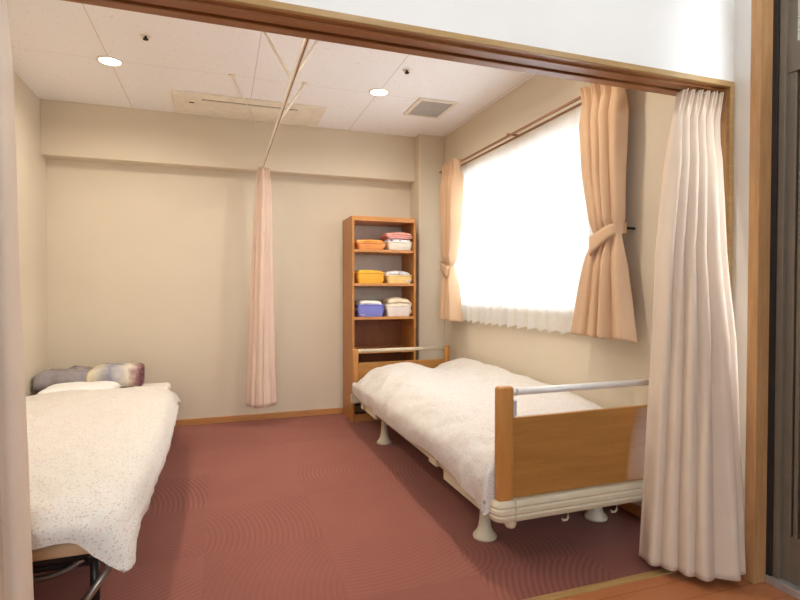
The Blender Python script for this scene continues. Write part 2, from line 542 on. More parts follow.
# window of the entry room, behind the viewpoint
win2 = bpy.data.objects.new('window_2', None); COL.objects.link(win2); win2['kind'] = 'structure'
f = bmesh.new()
for a in ((-1.6, 1.0, 1.40, 1.45), (-1.6, 1.0, 2.25, 2.30), (-1.6, -1.55, 1.45, 2.25), (0.95, 1.0, 1.45, 2.25), (-0.33, -0.27, 1.45, 2.25)):
    box(a[0], a[1], -3.11, -3.05, a[2], a[3], bm=f)
obj('window_frame', f, 'alu', win2)
obj('pane', box(-1.56, 0.96, -3.09, -3.084, 1.44, 2.26), 'glass', win2)

# entry door: wooden casing, bronze frame and leaf with a glazed top
door = bpy.data.objects.new('door_1', None); COL.objects.link(door); door['kind'] = 'structure'
w = box(1.874, 1.947, 1.39, 1.43, 0, 2.28, 0.003)
obj('casing', w, 'trim_v', door)
w = box(1.935, 1.97, 1.372, 1.392, 0, 2.28, 0.001)
box(1.935, 1.97, 0.42, 1.392, 2.25, 2.28, 0.001, bm=w)
box(1.935, 1.97, 0.42, 0.44, 0, 2.25, 0.001, bm=w)
obj('seal', w, 'door_seal', door)
w = box(1.944, 2.0, 1.348, 1.372, 0.03, 2.25, 0.002)
obj('door_frame', w, 'door_dark', door)
w = box(1.96, 1.99, 1.32, 1.35, 0.03, 2.25, 0.002)                       # stile
box(1.96, 1.99, 0.44, 0.49, 0.03, 2.25, 0.002, bm=w)
box(1.955, 1.99, 0.44, 1.35, 1.885, 1.99, 0.002, bm=w)                   # lock rail
box(1.9605, 1.99, 0.49, 1.32, 0.03, 0.2, 0.002, bm=w)
box(1.9605, 1.99, 0.49, 1.32, 2.2, 2.25, 0.002, bm=w)
box(1.975, 1.989, 0.47, 1.33, 0.2, 1.89, bm=w)
y = 1.312
while y > 0.5:                                                            # upright ribs of the lower panel
    box(1.962, 1.978, y - 0.014, y, 0.2, 1.89, 0.002, bm=w)
    y -= 0.024
leaf = obj('leaf', w, 'door_dark', door)
obj('pane', box(1.974, 1.98, 0.49, 1.32, 1.99, 2.2), 'door_glass', leaf)
ring = bmesh.new()
tube([(1.966, 1.318 + 0.016 * math.cos(a), 2.055 + 0.024 * math.sin(a)) for a in np.linspace(0, 2 * PI, 25)], 0.004, 8, bm=ring)
obj('ornament', ring, 'chrome', leaf, True)
obj('door_sill', box(1.93, 2.02, 0.42, 1.39, 0.0, 0.03, 0.003), 'alu', door)

# ------------------------------------------------------------------ ceiling fittings
def downlight(x, y, label, group):
    t = thing('downlight', label, 'light', (x, y, CEIL), 0, group)
    obj('trim_ring', lathe([(0.058, -0.001), (0.062, -0.006), (0.07, -0.005), (0.074, 0.0), (0.058, -0.0005)], 32), 'white_paint', t, True)
    obj('lens', lathe([(0, -0.0035), (0.058, -0.003), (0.058, -0.001)], 32), 'lens', t)
    return t
def add_spot(x, y, e, col):
    L = bpy.data.lights.new('downlight_lamp', 'AREA')
    L.shape = 'DISK'; L.size = 0.11; L.energy = e; L.color = col; L.spread = math.radians(162)
    o = bpy.data.objects.new('downlight_lamp', L); COL.objects.link(o)
    o.location = (x, y, CEIL - 0.008)
    return o
WARM = (1.0, 0.90, 0.76)
E_DOWN = 9.6
LP = [(-0.62, 3.566, 'round recessed ceiling light over the bed with the blankets'),
      (1.054, 3.51, 'round recessed ceiling light between the air conditioner and the square vent')]
for x, y, lb in LP:
    downlight(x, y, lb, 'recessed ceiling lights')
    add_spot(x, y, E_DOWN, WARM)
for x, y, k in ((-0.62, 2.22, 0.8), (1.054, 2.22, 1.1)):      # the other two of the grid, hidden by the lintel
    add_spot(x, y, E_DOWN * k, WARM)
for x, y in ((1.55, 0.85), (0.6, 0.85), (-0.35, 0.85)):                 # unseen lights added in the entry room to brighten the wall over the opening
    L = bpy.data.lights.new('entry_fill_light', 'POINT')
    L.energy = 5.0; L.shadow_soft_size = 0.12; L.color = (0.94, 0.98, 1.0)
    o = bpy.data.objects.new('entry_fill_light', L); COL.objects.link(o)
    o.location = (x, y, 2.28)

def sprinkler(x, y, label):
    t = thing('sprinkler_head', label, 'sprinkler', (x, y, CEIL))
    obj('cover_plate', lathe([(0.012, -0.003), (0.026, -0.003), (0.029, 0.0)], 24), 'cream_paint', t, True)
    obj('nozzle', lathe([(0.0, -0.022), (0.014, -0.021), (0.014, -0.016), (0.006, -0.014), (0.006, -0.002)], 16), 'black', t, True)
sprinkler(-0.375, 3.152, 'small sprinkler head in the ceiling before the air conditioner')
sprinkler(1.115, 3.104, 'small sprinkler head in the ceiling near the square vent')

t = thing('ceiling_vent', 'square ceiling vent with grey grille near the window wall', 'vent', (1.51, 3.69, CEIL), math.radians(0))
w = bmesh.new()
FX, FY, FT = 0.15, 0.185, 0.028
box(-FX, FX, -FY, -FY + FT, -0.014, 0, 0.003, bm=w); box(-FX, FX, FY - FT, FY, -0.014, 0, 0.003, bm=w)
box(-FX, -FX + FT, -FY + FT, FY - FT, -0.014, 0, 0.003, bm=w); box(FX - FT, FX, -FY + FT, FY - FT, -0.014, 0, 0.003, bm=w)
obj('frame', w, 'white_paint', t)
w = box(-FX + FT, FX - FT, -FY + FT, FY - FT, -0.003, -0.001)
obj('backing', w, 'vent_dark', t)
w = bmesh.new()
k = -FY + FT + 0.006
while k < FY - FT:
    box(-FX + FT, FX - FT, k, k + 0.007, -0.012, -0.004, bm=w)
    k += 0.0115
for k in range(-2, 3):
    box(k * 0.045 - 0.003, k * 0.045 + 0.003, -FY + FT, FY - FT, -0.010, -0.003, bm=w)
obj('grille', w, 'vent_grey', t)

t = thing('ceiling_air_conditioner', 'long flat cream air conditioner panel set into the ceiling', 'air conditioner', (0.228, 4.16, CEIL))
obj('panel', box(-0.54, 0.54, -0.235, 0.235, -0.014, 0, 0.004), 'cream_paint', t)
s = obj('outlet_slot', box(-0.345, 0.335, -0.142, -0.120, -0.0165, -0.0135), 'door_seal', t)
obj('louver', box(-0.34, 0.33, -0.139, -0.131, -0.0195, -0.016, 0.001), 'cream_paint', t)
obj('end_cap', box(-0.54, -0.47, -0.233, 0.233, -0.0165, -0.013, 0.0015), 'cream_paint', t)
obj('end_cap', box(0.46, 0.54, -0.233, 0.233, -0.0165, -0.013, 0.0015), 'cream_paint', t)
obj('sensor', box(-0.435, -0.40, -0.06, -0.045, -0.017, -0.0135, 0.001), 'black', t)

# partition curtain rail with its ceiling braces
RX, RZ = 0.328, 2.085
t = thing('partition_curtain_rail', 'pale metal curtain rail running under the ceiling with slanting braces', 'curtain rail', (0, 0, 0))
w = bmesh.new()
box(RX - 0.009, RX + 0.009, OP_Y2, Y_BEAM, RZ - 0.011, RZ + 0.011, 0.003, bm=w)
rl = obj('rail', w, 'cream_paint', t)
obj('slot', box(RX - 0.002, RX + 0.0025, OP_Y2 + 0.01, Y_BEAM - 0.01, RZ - 0.0125, RZ - 0.0105), 'rod', rl)
for a, b in (((0.228, 2.888, CEIL), (RX, 2.51, RZ)), ((0.519, 2.87, CEIL), (RX, 2.51, RZ)),
             ((0.542, 3.519, CEIL), (RX, 3.16, RZ)), ((0.079, 3.541, CEIL), (0.285, 4.425, 2.46))):
    br = obj('brace', tube([a, b], 0.0075, 8), 'cream_paint', t, True)
    obj('brace_foot', lathe([(0.0, a[2] - 0.006), (0.02, a[2] - 0.006), (0.022, a[2])], 14, (a[0], a[1])), 'cream_paint', br)
obj('end_bracket', box(RX - 0.02, RX + 0.02, Y_BEAM - 0.006, Y_BEAM, RZ - 0.006, RZ + 0.04, 0.002), 'cream_paint', t)

# ------------------------------------------------------------------ curtains
def curtain_grid(rows, nfold, amp, nu=220, nv=70, seed=0, heading=0.07, lift=0.012, sharp=0.35, drift=0.25):
    """rows: list of (z, [(x,y), ...]) from top to bottom; each row a polyline of the curtain's run."""
    rng = random.Random(seed)
    ph = [rng.uniform(-0.9, 0.9) for _ in range(nfold + 3)]
    am = [rng.uniform(0.5, 1.25) for _ in range(nfold + 3)]
    zs = np.array([r[0] for r in rows])
    def resample(pl, n):
        pl = np.array(pl, float)
        d = np.r_[0, np.cumsum(np.linalg.norm(np.diff(pl, axis=0), axis=1))]
        s = np.linspace(0, d[-1], n)
        return np.stack([np.interp(s, d, pl[:, 0]), np.interp(s, d, pl[:, 1])], 1)
    R = np.stack([resample(r[1], nu) for r in rows])            # rows, nu, 2
    # smooth the corners of each polyline
    for _ in range(10):
        R[:, 1:-1] = 0.25 * R[:, :-2] + 0.5 * R[:, 1:-1] + 0.25 * R[:, 2:]
    P = np.zeros((nu, nv, 3))
    zt, zb = zs[0], zs[-1]
    order = np.argsort(zs)
    for j in range(nv):
        v = j / (nv - 1)
        z = zt + (zb - zt) * v
        base = np.stack([[np.interp(z, zs[order], R[order, i, k]) for k in range(2)] for i in range(nu)])
        tan = np.gradient(base, axis=0)
        tan /= np.linalg.norm(tan, axis=1)[:, None] + 1e-9
        nrm = np.stack([tan[:, 1], -tan[:, 0]], 1)
        for i in range(nu):
            u = i / (nu - 1)
            t_ = u * nfold
            kf = int(t_)
            fr = t_ - kf
            sm = fr * fr * (3 - 2 * fr)
            p_ = ph[kf] * (1 - sm) + ph[kf + 1] * sm
            a_ = am[kf] * (1 - sm) + am[kf + 1] * sm
            th = 2 * PI * t_ + p_ * drift * (0.3 + 2.0 * v) + 0.5 * fbm(u * 3 + seed, v * 1.5, 2.7, 2) * v
            th = 2 * PI * t_ + (th - 2 * PI * t_) * min(1.0, 5 * u, 5 * (1 - u))
            # rounded ridges towards the viewer, narrow creases between them
            off = 2 * abs(math.sin(th / 2)) ** (1 - sharp) - 1.15
            off += 0.26 * math.sin(2 * th + 1.1 * p_) * interp(v, [0, 0.3, 1], [0.2, 1, 1.3])
            side = -0.52 * math.sin(th) * interp(v, [0, 0.1, 1], [0.35, 0.9, 1])
            A = amp(v) * a_
            if v < heading:                                      # pinch pleats of the heading
                q = v / heading
                off = off * (0.55 + 0.45 * q) + (1 - q) * 0.55 * math.cos(3 * th)
                side *= q
            n3 = 0.006 * fbm(u * 9 + seed * 3.1, z * 2.2, 1.3, 3) * min(1, v * 3)
            x, y = base[i] + nrm[i] * (A * off + n3) + tan[i] * A * side
            zz = z
            if j == 0:
                zz += lift * 0.4 * off
            P[i, j] = (x, y, zz + 0.008 * off * v ** 6)
    return P

def hem_line(P, d=0.05):
    return P

# room divider curtain gathered at the opening, near the entry door
t = thing('room_divider_curtain', 'long beige curtain gathered beside the dark entry door', 'curtain', (1.85, 1.65, 0))
t.location = (0, 0, 0)
rows = [(1.924, [(1.805, 1.690), (1.91, 1.674), (2.016, 1.660)]),
        (1.72, [(1.772, 1.695), (1.88, 1.665), (1.982, 1.645)]),
        (1.25, [(1.705, 1.690), (1.80, 1.63), (1.87, 1.59), (1.925, 1.575)]),
        (0.9, [(1.682, 1.680), (1.77, 1.59), (1.85, 1.54), (1.91, 1.53)]),
        (0.025, [(1.603, 1.655), (1.645, 1.575), (1.725, 1.455), (1.79, 1.44), (1.858, 1.448)])]
P = curtain_grid(rows, 6, lambda v: interp(v, [0, 0.055, 0.15, 0.5, 1], [0.032, 0.014, 0.036, 0.054, 0.060]), 360, 90, 3, sharp=-0.25, drift=0.7, heading=0.055)
o = obj('fabric', grid_mesh(P), 'curtain_beige', t, True); thicken(o, 0.0025)

# room divider curtain at the other side of the opening
t = thing('room_divider_curtain', 'long beige curtain hanging at the edge of the picture before the bed with blankets', 'curtain', (0, 0, 0))
rows = [(1.932, [(-0.98, 1.675), (-0.538, 1.675)]), (1.72, [(-0.99, 1.665), (-0.524, 1.66)]),
        (1.0, [(-1.0, 1.65), (-0.508, 1.64)]), (0.025, [(-1.0, 1.64), (-0.484, 1.635)])]
P = curtain_grid(rows, 9, lambda v: interp(v, [0, 0.06, 0.2, 1], [0.024, 0.012, 0.040, 0.050]), 300, 70, 11, sharp=-0.2, drift=0.4)
o = obj('fabric', grid_mesh(P), 'curtain_beige', t, True); thicken(o, 0.0025)

# partition curtain bunched at the end of the ceiling rail
t = thing('partition_curtain', 'pale pink partition curtain bunched at the end of its ceiling rail', 'curtain', (0, 0, 0))
rows = [(2.072, [(0.295, 4.34), (0.33, 4.29), (0.375, 4.34)]), (1.95, [(0.285, 4.35), (0.33, 4.28), (0.39, 4.33)]),
        (1.0, [(0.225, 4.36), (0.30, 4.27), (0.405, 4.33)]), (0.165, [(0.195, 4.38), (0.27, 4.24), (0.34, 4.25), (0.425, 4.34)])]
P = curtain_grid(rows, 5, lambda v: interp(v, [0, 0.1, 1], [0.016, 0.018, 0.024]), 180, 60, 5)
o = obj('fabric', grid_mesh(P), 'curtain_pink', t, True); thicken(o, 0.002)
for yy in (4.30, 4.33, 4.36, 4.39):
    obj('glider', box(RX - 0.004, RX + 0.004, yy - 0.004, yy + 0.004, 2.05, 2.075), 'white_paint', t)

# curtain rod over the window
XC = 1.835
t = thing('curtain_rod', 'slim brown double curtain rail above the window', 'curtain rod', (0, 0, 0))
w = box(XC - 0.008, XC + 0.008, 1.94, 4.25, 2.127, 2.139, 0.002)
obj('front_rail', w, 'rod', t)
obj('rear_rail', box(1.876, 1.888, 1.98, 4.25, 2.118, 2.130, 0.002), 'rod', t)
for yy in (2.0, 3.10, 4.2):
    obj('bracket', box(XC - 0.006, X_RIGHT, yy - 0.012, yy + 0.012, 2.141, 2.150, 0.002), 'rod', t)

# sheers
def sheer(y0, y1, label, seed, x=1.886):
    t = thing('sheer_curtain', label, 'sheer curtain', (0, 0, 0), 0, 'white sheers over the window')
    rows = [(2.115, [(x, y0), (x, y1)]), (1.5, [(x, y0), (x, y1)]), (0.85, [(x - 0.004, y0), (x - 0.004, y1)])]
    P = curtain_grid(rows, 9, lambda v: interp(v, [0, 0.05, 0.2, 1], [0.008, 0.006, 0.013, 0.017]), 260, 50, seed, sharp=0.1)
    o = obj('fabric', grid_mesh(P), 'sheer', t, True)
    # hem: a doubled band at the foot
    Q = P[:, -4:].copy(); Q[:, :, 0] -= 0.0015
    obj('hem', grid_mesh(Q), 'sheer', t, True)
    return t
sheer(2.20, 3.26, 'white sheer panel on the half of the window nearer the footboard', 21)
sheer(3.24, 4.18, 'white sheer panel on the half of the window nearer the shelves', 22, 1.883)

# tied-back window curtains
def tied(y_open, y_wall, ztop, zb, waist_z, wy, by, label, seed, hooky):
    """y_open: edge towards the window middle; y_wall: the outer edge"""
    t = thing('window_curtain', label, 'curtain', (0, 0, 0), 0, 'peach curtains tied back at the window')
    X = XC - 0.03
    flip = y_open < y_wall
    rows = [(ztop, [(X, y_open), (X, y_wall)]),
            (ztop - 0.10, [(X, y_open + (y_wall - y_open) * 0.05), (X, y_wall)]),
            (waist_z + 0.32, [(X + 0.004, y_open + (wy[0] - y_open) * 0.4), (X + 0.004, y_wall + (wy[1] - y_wall) * 0.6)]),
            (waist_z, [(X + 0.012, wy[0]), (X + 0.012, wy[1])]),
            (waist_z - 0.10, [(X + 0.006, wy[0] + (by[0] - wy[0]) * 0.35), (X + 0.006, wy[1] + (by[1] - wy[1]) * 0.2)]),
            (zb, [(X, by[0]), (X, by[1])])]
    if flip:
        rows = [(z_, p_[::-1]) for z_, p_ in rows]
    wv = (ztop - waist_z) / (ztop - zb)
    P = curtain_grid(rows, 4, lambda v: interp(v, [0, 0.06, 0.15, wv - 0.06, wv, wv + 0.12, 1], [0.034, 0.024, 0.054, 0.040, 0.013, 0.042, 0.056]), 240, 90, seed, sharp=-0.1, drift=0.8, heading=0.10)
    P[:, :, 0] = np.minimum(P[:, :, 0], 1.856)
    P[:, :, 2] += 0
    o = obj('fabric', grid_mesh(P), 'curtain_peach', t, True); thicken(o, 0.0025)
    # tieback: a band round the waist rising to its wall hook
    n = 40
    G = np.zeros((n, 5, 3))
    y0, y1 = wy
    for i in range(n):
        a = i / (n - 1)
        ang = PI * a
        yc = y0 - (0.008 if y0 > y1 else -0.008) + (hooky - y0) * a
        xx = X + 0.012 - 0.046 * min(1.0, 5 * abs(math.sin(ang))) ** 0.7 + 0.045 * a ** 10
        zc = waist_z - 0.050 + 0.080 * a ** 1.2
        hh = 0.098 - 0.045 * a
        for j in range(5):
            G[i, j] = (xx, yc, zc + hh * (0.5 - j / 4))
    tb = obj('tieback', grid_mesh(G), 'curtain_peach', t, True); thicken(tb, 0.004)
    hk = tube([(X_RIGHT, hooky, waist_z + 0.03), (X_RIGHT - 0.05, hooky, waist_z + 0.03), (X_RIGHT - 0.062, hooky, waist_z + 0.036), (X_RIGHT - 0.06, hooky, waist_z + 0.055)], 0.006, 8)
    obj('hook', hk, 'black', t, True)
tied(2.315, 2.01, 2.150, 0.86, 1.37, (2.215, 2.035), (2.36, 1.955), 'peach window curtain tied back above the footboard rail', 31, 2.045)
tied(3.80, 4.13, 2.150, 0.845, 1.30, (3.95, 4.12), (3.84, 4.14), 'peach window curtain tied back beside the shelf unit', 33, 4.125)

# ------------------------------------------------------------------ shelf unit with baskets
SX0, SX1, SY0, SY1, SH = 1.028, 1.592, 4.20, 4.535, 1.713
t = thing('shelf_unit', 'tall open wooden shelf unit holding coloured baskets', 'shelf', ((SX0 + SX1) / 2, SY0, 0))
def rel(o, root):
    o.parent = root
    o.matrix_parent_inverse = Matrix.Translation(-Vector(root.location))
    return o
for a in (SX0, SX1 - 0.02):
    rel(obj('side_panel', box(a, a + 0.02, SY0, SY1, 0, SH, 0.0015), 'shelf'), t)
rel(obj('top_panel', box(SX0 + 0.02, SX1 - 0.02, SY0, SY1, SH - 0.038, SH, 0.0015), 'shelf_h'), t)
SHELF_Z = [1.438, 1.155, 0.873, 0.59, 0.32]
for z in SHELF_Z:
    rel(obj('shelf_board', box(SX0 + 0.02, SX1 - 0.02, SY0 + 0.004, SY1 - 0.012, z - 0.022, z, 0.001), 'shelf_h'), t)
rel(obj('plinth', box(SX0 + 0.02, SX1 - 0.02, SY0 + 0.012, SY0 + 0.03, 0, 0.06), 'shelf_h'), t)
rel(obj('back_panel', box(SX0 + 0.02, SX1 - 0.02, SY1 - 0.012, SY1, 0.873, SH - 0.038), 'shelf_back'), t)
rel(obj('back_panel', box(SX0 + 0.02, SX1 - 0.02, SY1 - 0.012, SY1, 0.06, 0.873), 'shelf_back_wood'), t)

def basket(name, label, x0, x1, z, h, mat, y0=4.225, d=0.24):
    t = thing(name, label, 'basket', ((x0 + x1) / 2, y0 + d / 2, z), 0, 'baskets on the shelf unit')
    W, D = (x1 - x0) / 2, d / 2
    # tapered open tub
    prof = [(0.90, 0.0), (0.92, 0.004), (1.0, h - 0.012)]
    def ring(s, z_, inset=0):
        pts = []
        r = 0.022
        for cx, cy, a0 in ((1, 1, 0), (-1, 1, PI / 2), (-1, -1, PI), (1, -1, 1.5 * PI)):
            for k in range(5):
                a = a0 + k * PI / 8
                pts.append(((W * s - inset - r) * cx + r * math.cos(a), (D * s - inset - r) * cy + r * math.sin(a), z_))
        return pts
    b = bmesh.new()
    R = [ring(0.90, 0.0), ring(0.91, 0.003), ring(0.955, h * 0.35), ring(0.965, h * 0.40), ring(1.0, h - 0.01), ring(1.0, h - 0.01, 0.004), ring(0.91, 0.007, 0.004)]
    V = [[b.verts.new(p) for p in r] for r in R]
    n = len(V[0])
    for i in range(len(V) - 1):
        for k in range(n):
            b.faces.new((V[i][k], V[i][(k + 1) % n], V[i + 1][(k + 1) % n], V[i + 1][k]))
    b.faces.new(V[0][::-1]); b.faces.new(V[-1])
    # raised ribs round the tub
    for fz in (0.25, 0.5, 0.72):
        s = 0.91 + 0.09 * fz
        tube(ring(s, h * fz) + [ring(s, h * fz)[0]], 0.0022, 6, bm=b, caps=False)
    obj('tub', b, mat, t)
    rp = ring(1.0, h - 0.006)
    obj('rim', tube(rp + [rp[0]], 0.0058, 8, caps=False), mat, t, True)
    for sx in (-1, 1):
        obj('handle', box(sx * W * 0.99 - 0.006, sx * W * 0.99 + 0.006, -0.04, 0.04, h - 0.03, h - 0.018, 0.003), mat, t)
    return t

def folded(name, label, cat, x0, x1, y0, y1, z, h, mat, layers=3, seed=0, sag=0.5, group=None):
    """cloth folded over in layers: a flattened serpentine strip, softened"""
    rng = random.Random(seed)
    lt = h / layers
    W, D = (x1 - x0) / 2, (y1 - y0) / 2
    path = []
    for k in range(layers):
        zc = lt * (k + 0.5)
        ends = (-1, 1) if k % 2 == 0 else (1, -1)
        e = 1 - 0.06 * rng.random()
        for q in np.linspace(ends[0], ends[1], 14):
            path.append((q * e * W * 0.92, zc))
        if k < layers - 1:
            sx = ends[1]
            for a in np.linspace(-PI / 2, PI / 2, 7)[1:-1]:
                path.append((sx * (W * 0.92 * e + math.cos(a) * W * 0.08), zc + lt / 2 + math.sin(a) * lt / 2))
    path = np.array(path)
    nD = 14
    b = bmesh.new()
    tk = lt * 0.47
    top, bot = [], []
    d = np.gradient(path, axis=0); d /= np.linalg.norm(d, axis=1)[:, None] + 1e-9
    nn = np.stack([-d[:, 1], d[:, 0]], 1)
    def P(i, j, s):
        yy = (j / (nD - 1) * 2 - 1)
        edge = 1 - 0.25 * abs(yy) ** 6
        p = path[i] + nn[i] * s * tk * edge
        wob = 0.012 * fbm(p[0] * 9 + seed, yy * 2.2, p[1] * 12, 3)
        dip = -sag * h * 0.28 * ((p[0] / W) ** 2 + 0.6 * yy ** 4) * (p[1] / h)
        return (p[0] * (1 + 0.04 * fbm(yy * 2 + seed, p[1] * 20, 3, 2)), yy * D * (1 + 0.05 * fbm(p[0] * 8, p[1] * 30 + seed, 1, 2)) + wob, max(0.001, p[1] + wob * 0.8 + dip) if p[1] > 0 else 0.0)
    rings = []
    n = len(path)
    ring_n = None
    for i in range(n):
        loop = [b.verts.new(P(i, j, 1)) for j in range(nD)] + [b.verts.new(P(i, j, -1)) for j in range(nD - 1, -1, -1)]
        rings.append(loop)
    m_ = len(rings[0])
    for i in range(n - 1):
        for k in range(m_):
            b.faces.new((rings[i][k], rings[i][(k + 1) % m_], rings[i + 1][(k + 1) % m_], rings[i + 1][k]))
    b.faces.new(rings[0][::-1]); b.faces.new(rings[-1])
    o = obj(name, b, mat, None, True)
    o.location = ((x0 + x1) / 2, (y0 + y1) / 2, z)
    tag(o, label, cat, group)
    return o

Z1, Z2, Z3 = SHELF_Z[0], SHELF_Z[1], SHELF_Z[2]
basket('storage_basket', 'orange basket on the highest shelf', 1.078, 1.325, Z1, 0.062, 'basket_orange')
folded('folded_towel', 'orange mottled towel filling the orange basket on the highest shelf', 'towel', 1.088, 1.315, 4.235, 4.455, Z1 + 0.012, 0.075, 'towel_orange', 3, 4, 0.1)
basket('storage_basket', 'white basket on the highest shelf', 1.350, 1.570, Z1, 0.076, 'basket_white')
folded('folded_cloth', 'blue and white cloth lying in the white basket on the highest shelf', 'cloth', 1.358, 1.56, 4.238, 4.452, Z1 + 0.012, 0.088, 'towel_blue', 3, 5, 0.1)
folded('folded_cloth', 'pink cloth heaped on top of the white basket on the highest shelf', 'cloth', 1.345, 1.565, 4.225, 4.45, Z1 + 0.098, 0.062, 'towel_pink', 3, 6, 0.75)
basket('storage_basket', 'yellow basket on the second shelf', 1.078, 1.318, Z2, 0.094, 'basket_yellow')
folded('folded_towel', 'yellow towel filling the yellow basket on the second shelf', 'towel', 1.09, 1.306, 4.238, 4.452, Z2 + 0.012, 0.10, 'towel_yellow', 4, 7, 0.15)
basket('storage_basket', 'cream basket on the second shelf', 1.342, 1.568, Z2, 0.072, 'basket_cream')
folded('folded_cloth', 'white cloth with dark blue spots in the cream basket on the second shelf', 'cloth', 1.352, 1.556, 4.236, 4.45, Z2 + 0.012, 0.098, 'towel_blue', 3, 18, 0.5)
basket('storage_basket', 'blue basket on the third shelf', 1.082, 1.318, Z3, 0.105, 'basket_blue')
folded('folded_towel', 'white towel folded in the blue basket on the third shelf', 'towel', 1.094, 1.290, 4.238, 4.452, Z3 + 0.012, 0.130, 'towel_white', 4, 9, 0.35)
basket('storage_basket', 'off-white basket on the third shelf', 1.342, 1.562, Z3, 0.095, 'basket_pale')
folded('folded_towel', 'cream towel piled above the off-white basket on the third shelf', 'towel', 1.348, 1.556, 4.234, 4.452, Z3 + 0.012, 0.150, 'towel_cream', 4, 10, 0.45)

# ------------------------------------------------------------------ nursing bed under the window
BX0, BX1 = 1.002, 1.855
BYN, BYF = 1.77, 4.09                      # planes of the two end boards
t = thing('nursing_bed', 'wooden ended nursing bed with cream frame standing under the window', 'bed', (0, 0, 0))
def rounded_post(x0, x1, y0, y1, z0, z1):
    b = box(x0, x1, y0, y1, z0, z1)
    bmesh.ops.bevel(b, geom=[e for e in b.edges], offset=0.013, segments=4, affect='EDGES', profile=0.5)
    return b
def end_board(name, y, zb, zp, zr, zt, pw, latch):
    pn = obj(name, box(BX0 + pw, BX1 - pw, y - 0.011, y + 0.011, zb, zp, 0.003), 'bed_wood', t)
    for x0 in (BX0, BX1 - pw):
        obj('post', rounded_post(x0, x0 + pw, y - 0.022, y + 0.022, zb - 0.01, zt), 'bed_post', pn, True)
    r = tube([(BX0 + pw - 0.005, y, zr), (BX0 + pw + 0.02, y, zr)], 0.0155, 14)
    tube([(BX0 + pw + 0.02, y, zr), (BX1 - pw + 0.005, y, zr)], 0.014, 14, bm=r)
    obj('grab_rail', r, 'silver' if latch else 'cream_plastic', pn, True)
    if latch:
        lt = obj('latch', box(BX0 + pw - 0.004, BX0 + pw + 0.016, y - 0.014, y + 0.014, zp + 0.004, zp + 0.068, 0.006, 3), 'grey_plastic', pn)
        obj('latch_button', box(BX0 + pw + 0.003, BX0 + pw + 0.012, y - 0.0165, y - 0.012, zp + 0.018, zp + 0.030, 0.001), 'black', lt) if False else None
    return pn
end_board('footboard', BYN, 0.290, 0.604, 0.703, 0.728, 0.068, True)
end_board('headboard', BYF, 0.262, 0.510, 0.606, 0.626, 0.048, False)
# moulded cream bumpers under the boards
def bumper(y, z0, z1, d):
    b = bmesh.new()
    zs = np.linspace(z0, z1, 13)
    prof = []
    for i, z in enumerate(zs):
        f = i / 12
        dd = d * (1 - 0.35 * abs(2 * f - 1) ** 3) - (0.004 if i in (4, 8) else 0)
        prof.append((dd, z))
    R = 0.05
    def loop(dd, z):
        pts = []
        ex = 0.02 + (dd - d)
        x0, x1 = BX0 - ex, BX1 + ex
        y0, y1 = y - 0.01 - dd, y + 0.05
        r = 0.04
        for k in range(7):
            a = PI + k * PI / 12
            pts.append((x0 + r + r * math.cos(a), y0 + r + r * math.sin(a), z))
        for k in range(7):
            a = 1.5 * PI + k * PI / 12
            pts.append((x1 - r + r * math.cos(a), y0 + r + r * math.sin(a), z))
        pts += [(x1, y1, z), (x0, y1, z)]
        return pts
    V = [[b.verts.new(p) for p in loop(dd, z)] for dd, z in prof]
    n = len(V[0])
    for i in range(len(V) - 1):
        for k in range(n):
            b.faces.new((V[i][k], V[i][(k + 1) % n], V[i + 1][(k + 1) % n], V[i + 1][k]))
    b.faces.new(V[0][::-1]); b.faces.new(V[-1])
    return b
bp = obj('bumper', bumper(BYN, 0.206, 0.288, 0.028), 'cream_plastic', t)
obj('seam', box(BX0 + 0.063, BX0 + 0.0655, BYN - 0.0395, BYN - 0.03, 0.206, 0.287), 'vent_grey', bp)
for x in (1.326, 1.569):
    obj('bag_hook', tube([(x, BYN - 0.01, 0.21), (x, BYN - 0.01, 0.178), (x - 0.006, BYN - 0.01, 0.170), (x - 0.024, BYN - 0.01, 0.170), (x - 0.028, BYN - 0.01, 0.178)], 0.0045, 8), 'cream_plastic', bp, True)
obj('caster_cap', lathe([(0, 0.176), (0.018, 0.178), (0.024, 0.19), (0.022, 0.208)], 16, (1.062, BYN - 0.005)), 'cream_plastic', bp, True)
b = bumper(0, 0.195, 0.262, 0.015)
bmesh.ops.rotate(b, verts=b.verts, cent=((BX0 + BX1) / 2, 0, 0), matrix=Matrix.Rotation(PI, 3, 'Z'))
bmesh.ops.translate(b, verts=b.verts, vec=(0, BYF - 0.0, 0))
obj('bumper', b, 'cream_plastic', t)
# frame
w = bmesh.new()
for x in (BX0 + 0.03, BX1 - 0.065):
    box(x, x + 0.035, BYN + 0.03, BYF - 0.03, 0.215, 0.262, 0.003, bm=w)
for y in (2.05, 2.8, 3.56):
    box(BX0 + 0.05, BX1 - 0.05, y - 0.02, y + 0.02, 0.205, 0.245, 0.003, bm=w)
obj('bed_frame', w, 'cream_plastic', t)
obj('side_cover', box(BX0 + 0.022, BX0 + 0.045, 1.86, 2.325, 0.176, 0.246, 0.004), 'cream_plastic', t)
obj('side_bracket', box(BX0 + 0.015, BX0 + 0.04, 2.40, 2.50, 0.21, 0.25, 0.004), 'cream_plastic', t)
for y0, y1, z0 in ((3.50, 3.78, 0.19), (3.83, 3.90, 0.185)):
    obj('side_bracket', box(BX0 + 0.02, BX0 + 0.04, y0, y1, z0, 0.25, 0.004), 'cream_plastic', t)
obj('mattress_deck', box(BX0 + 0.03, BX1 - 0.02, BYN + 0.04, BYF - 0.04, 0.262, 0.30, 0.004), 'cream_plastic', t)
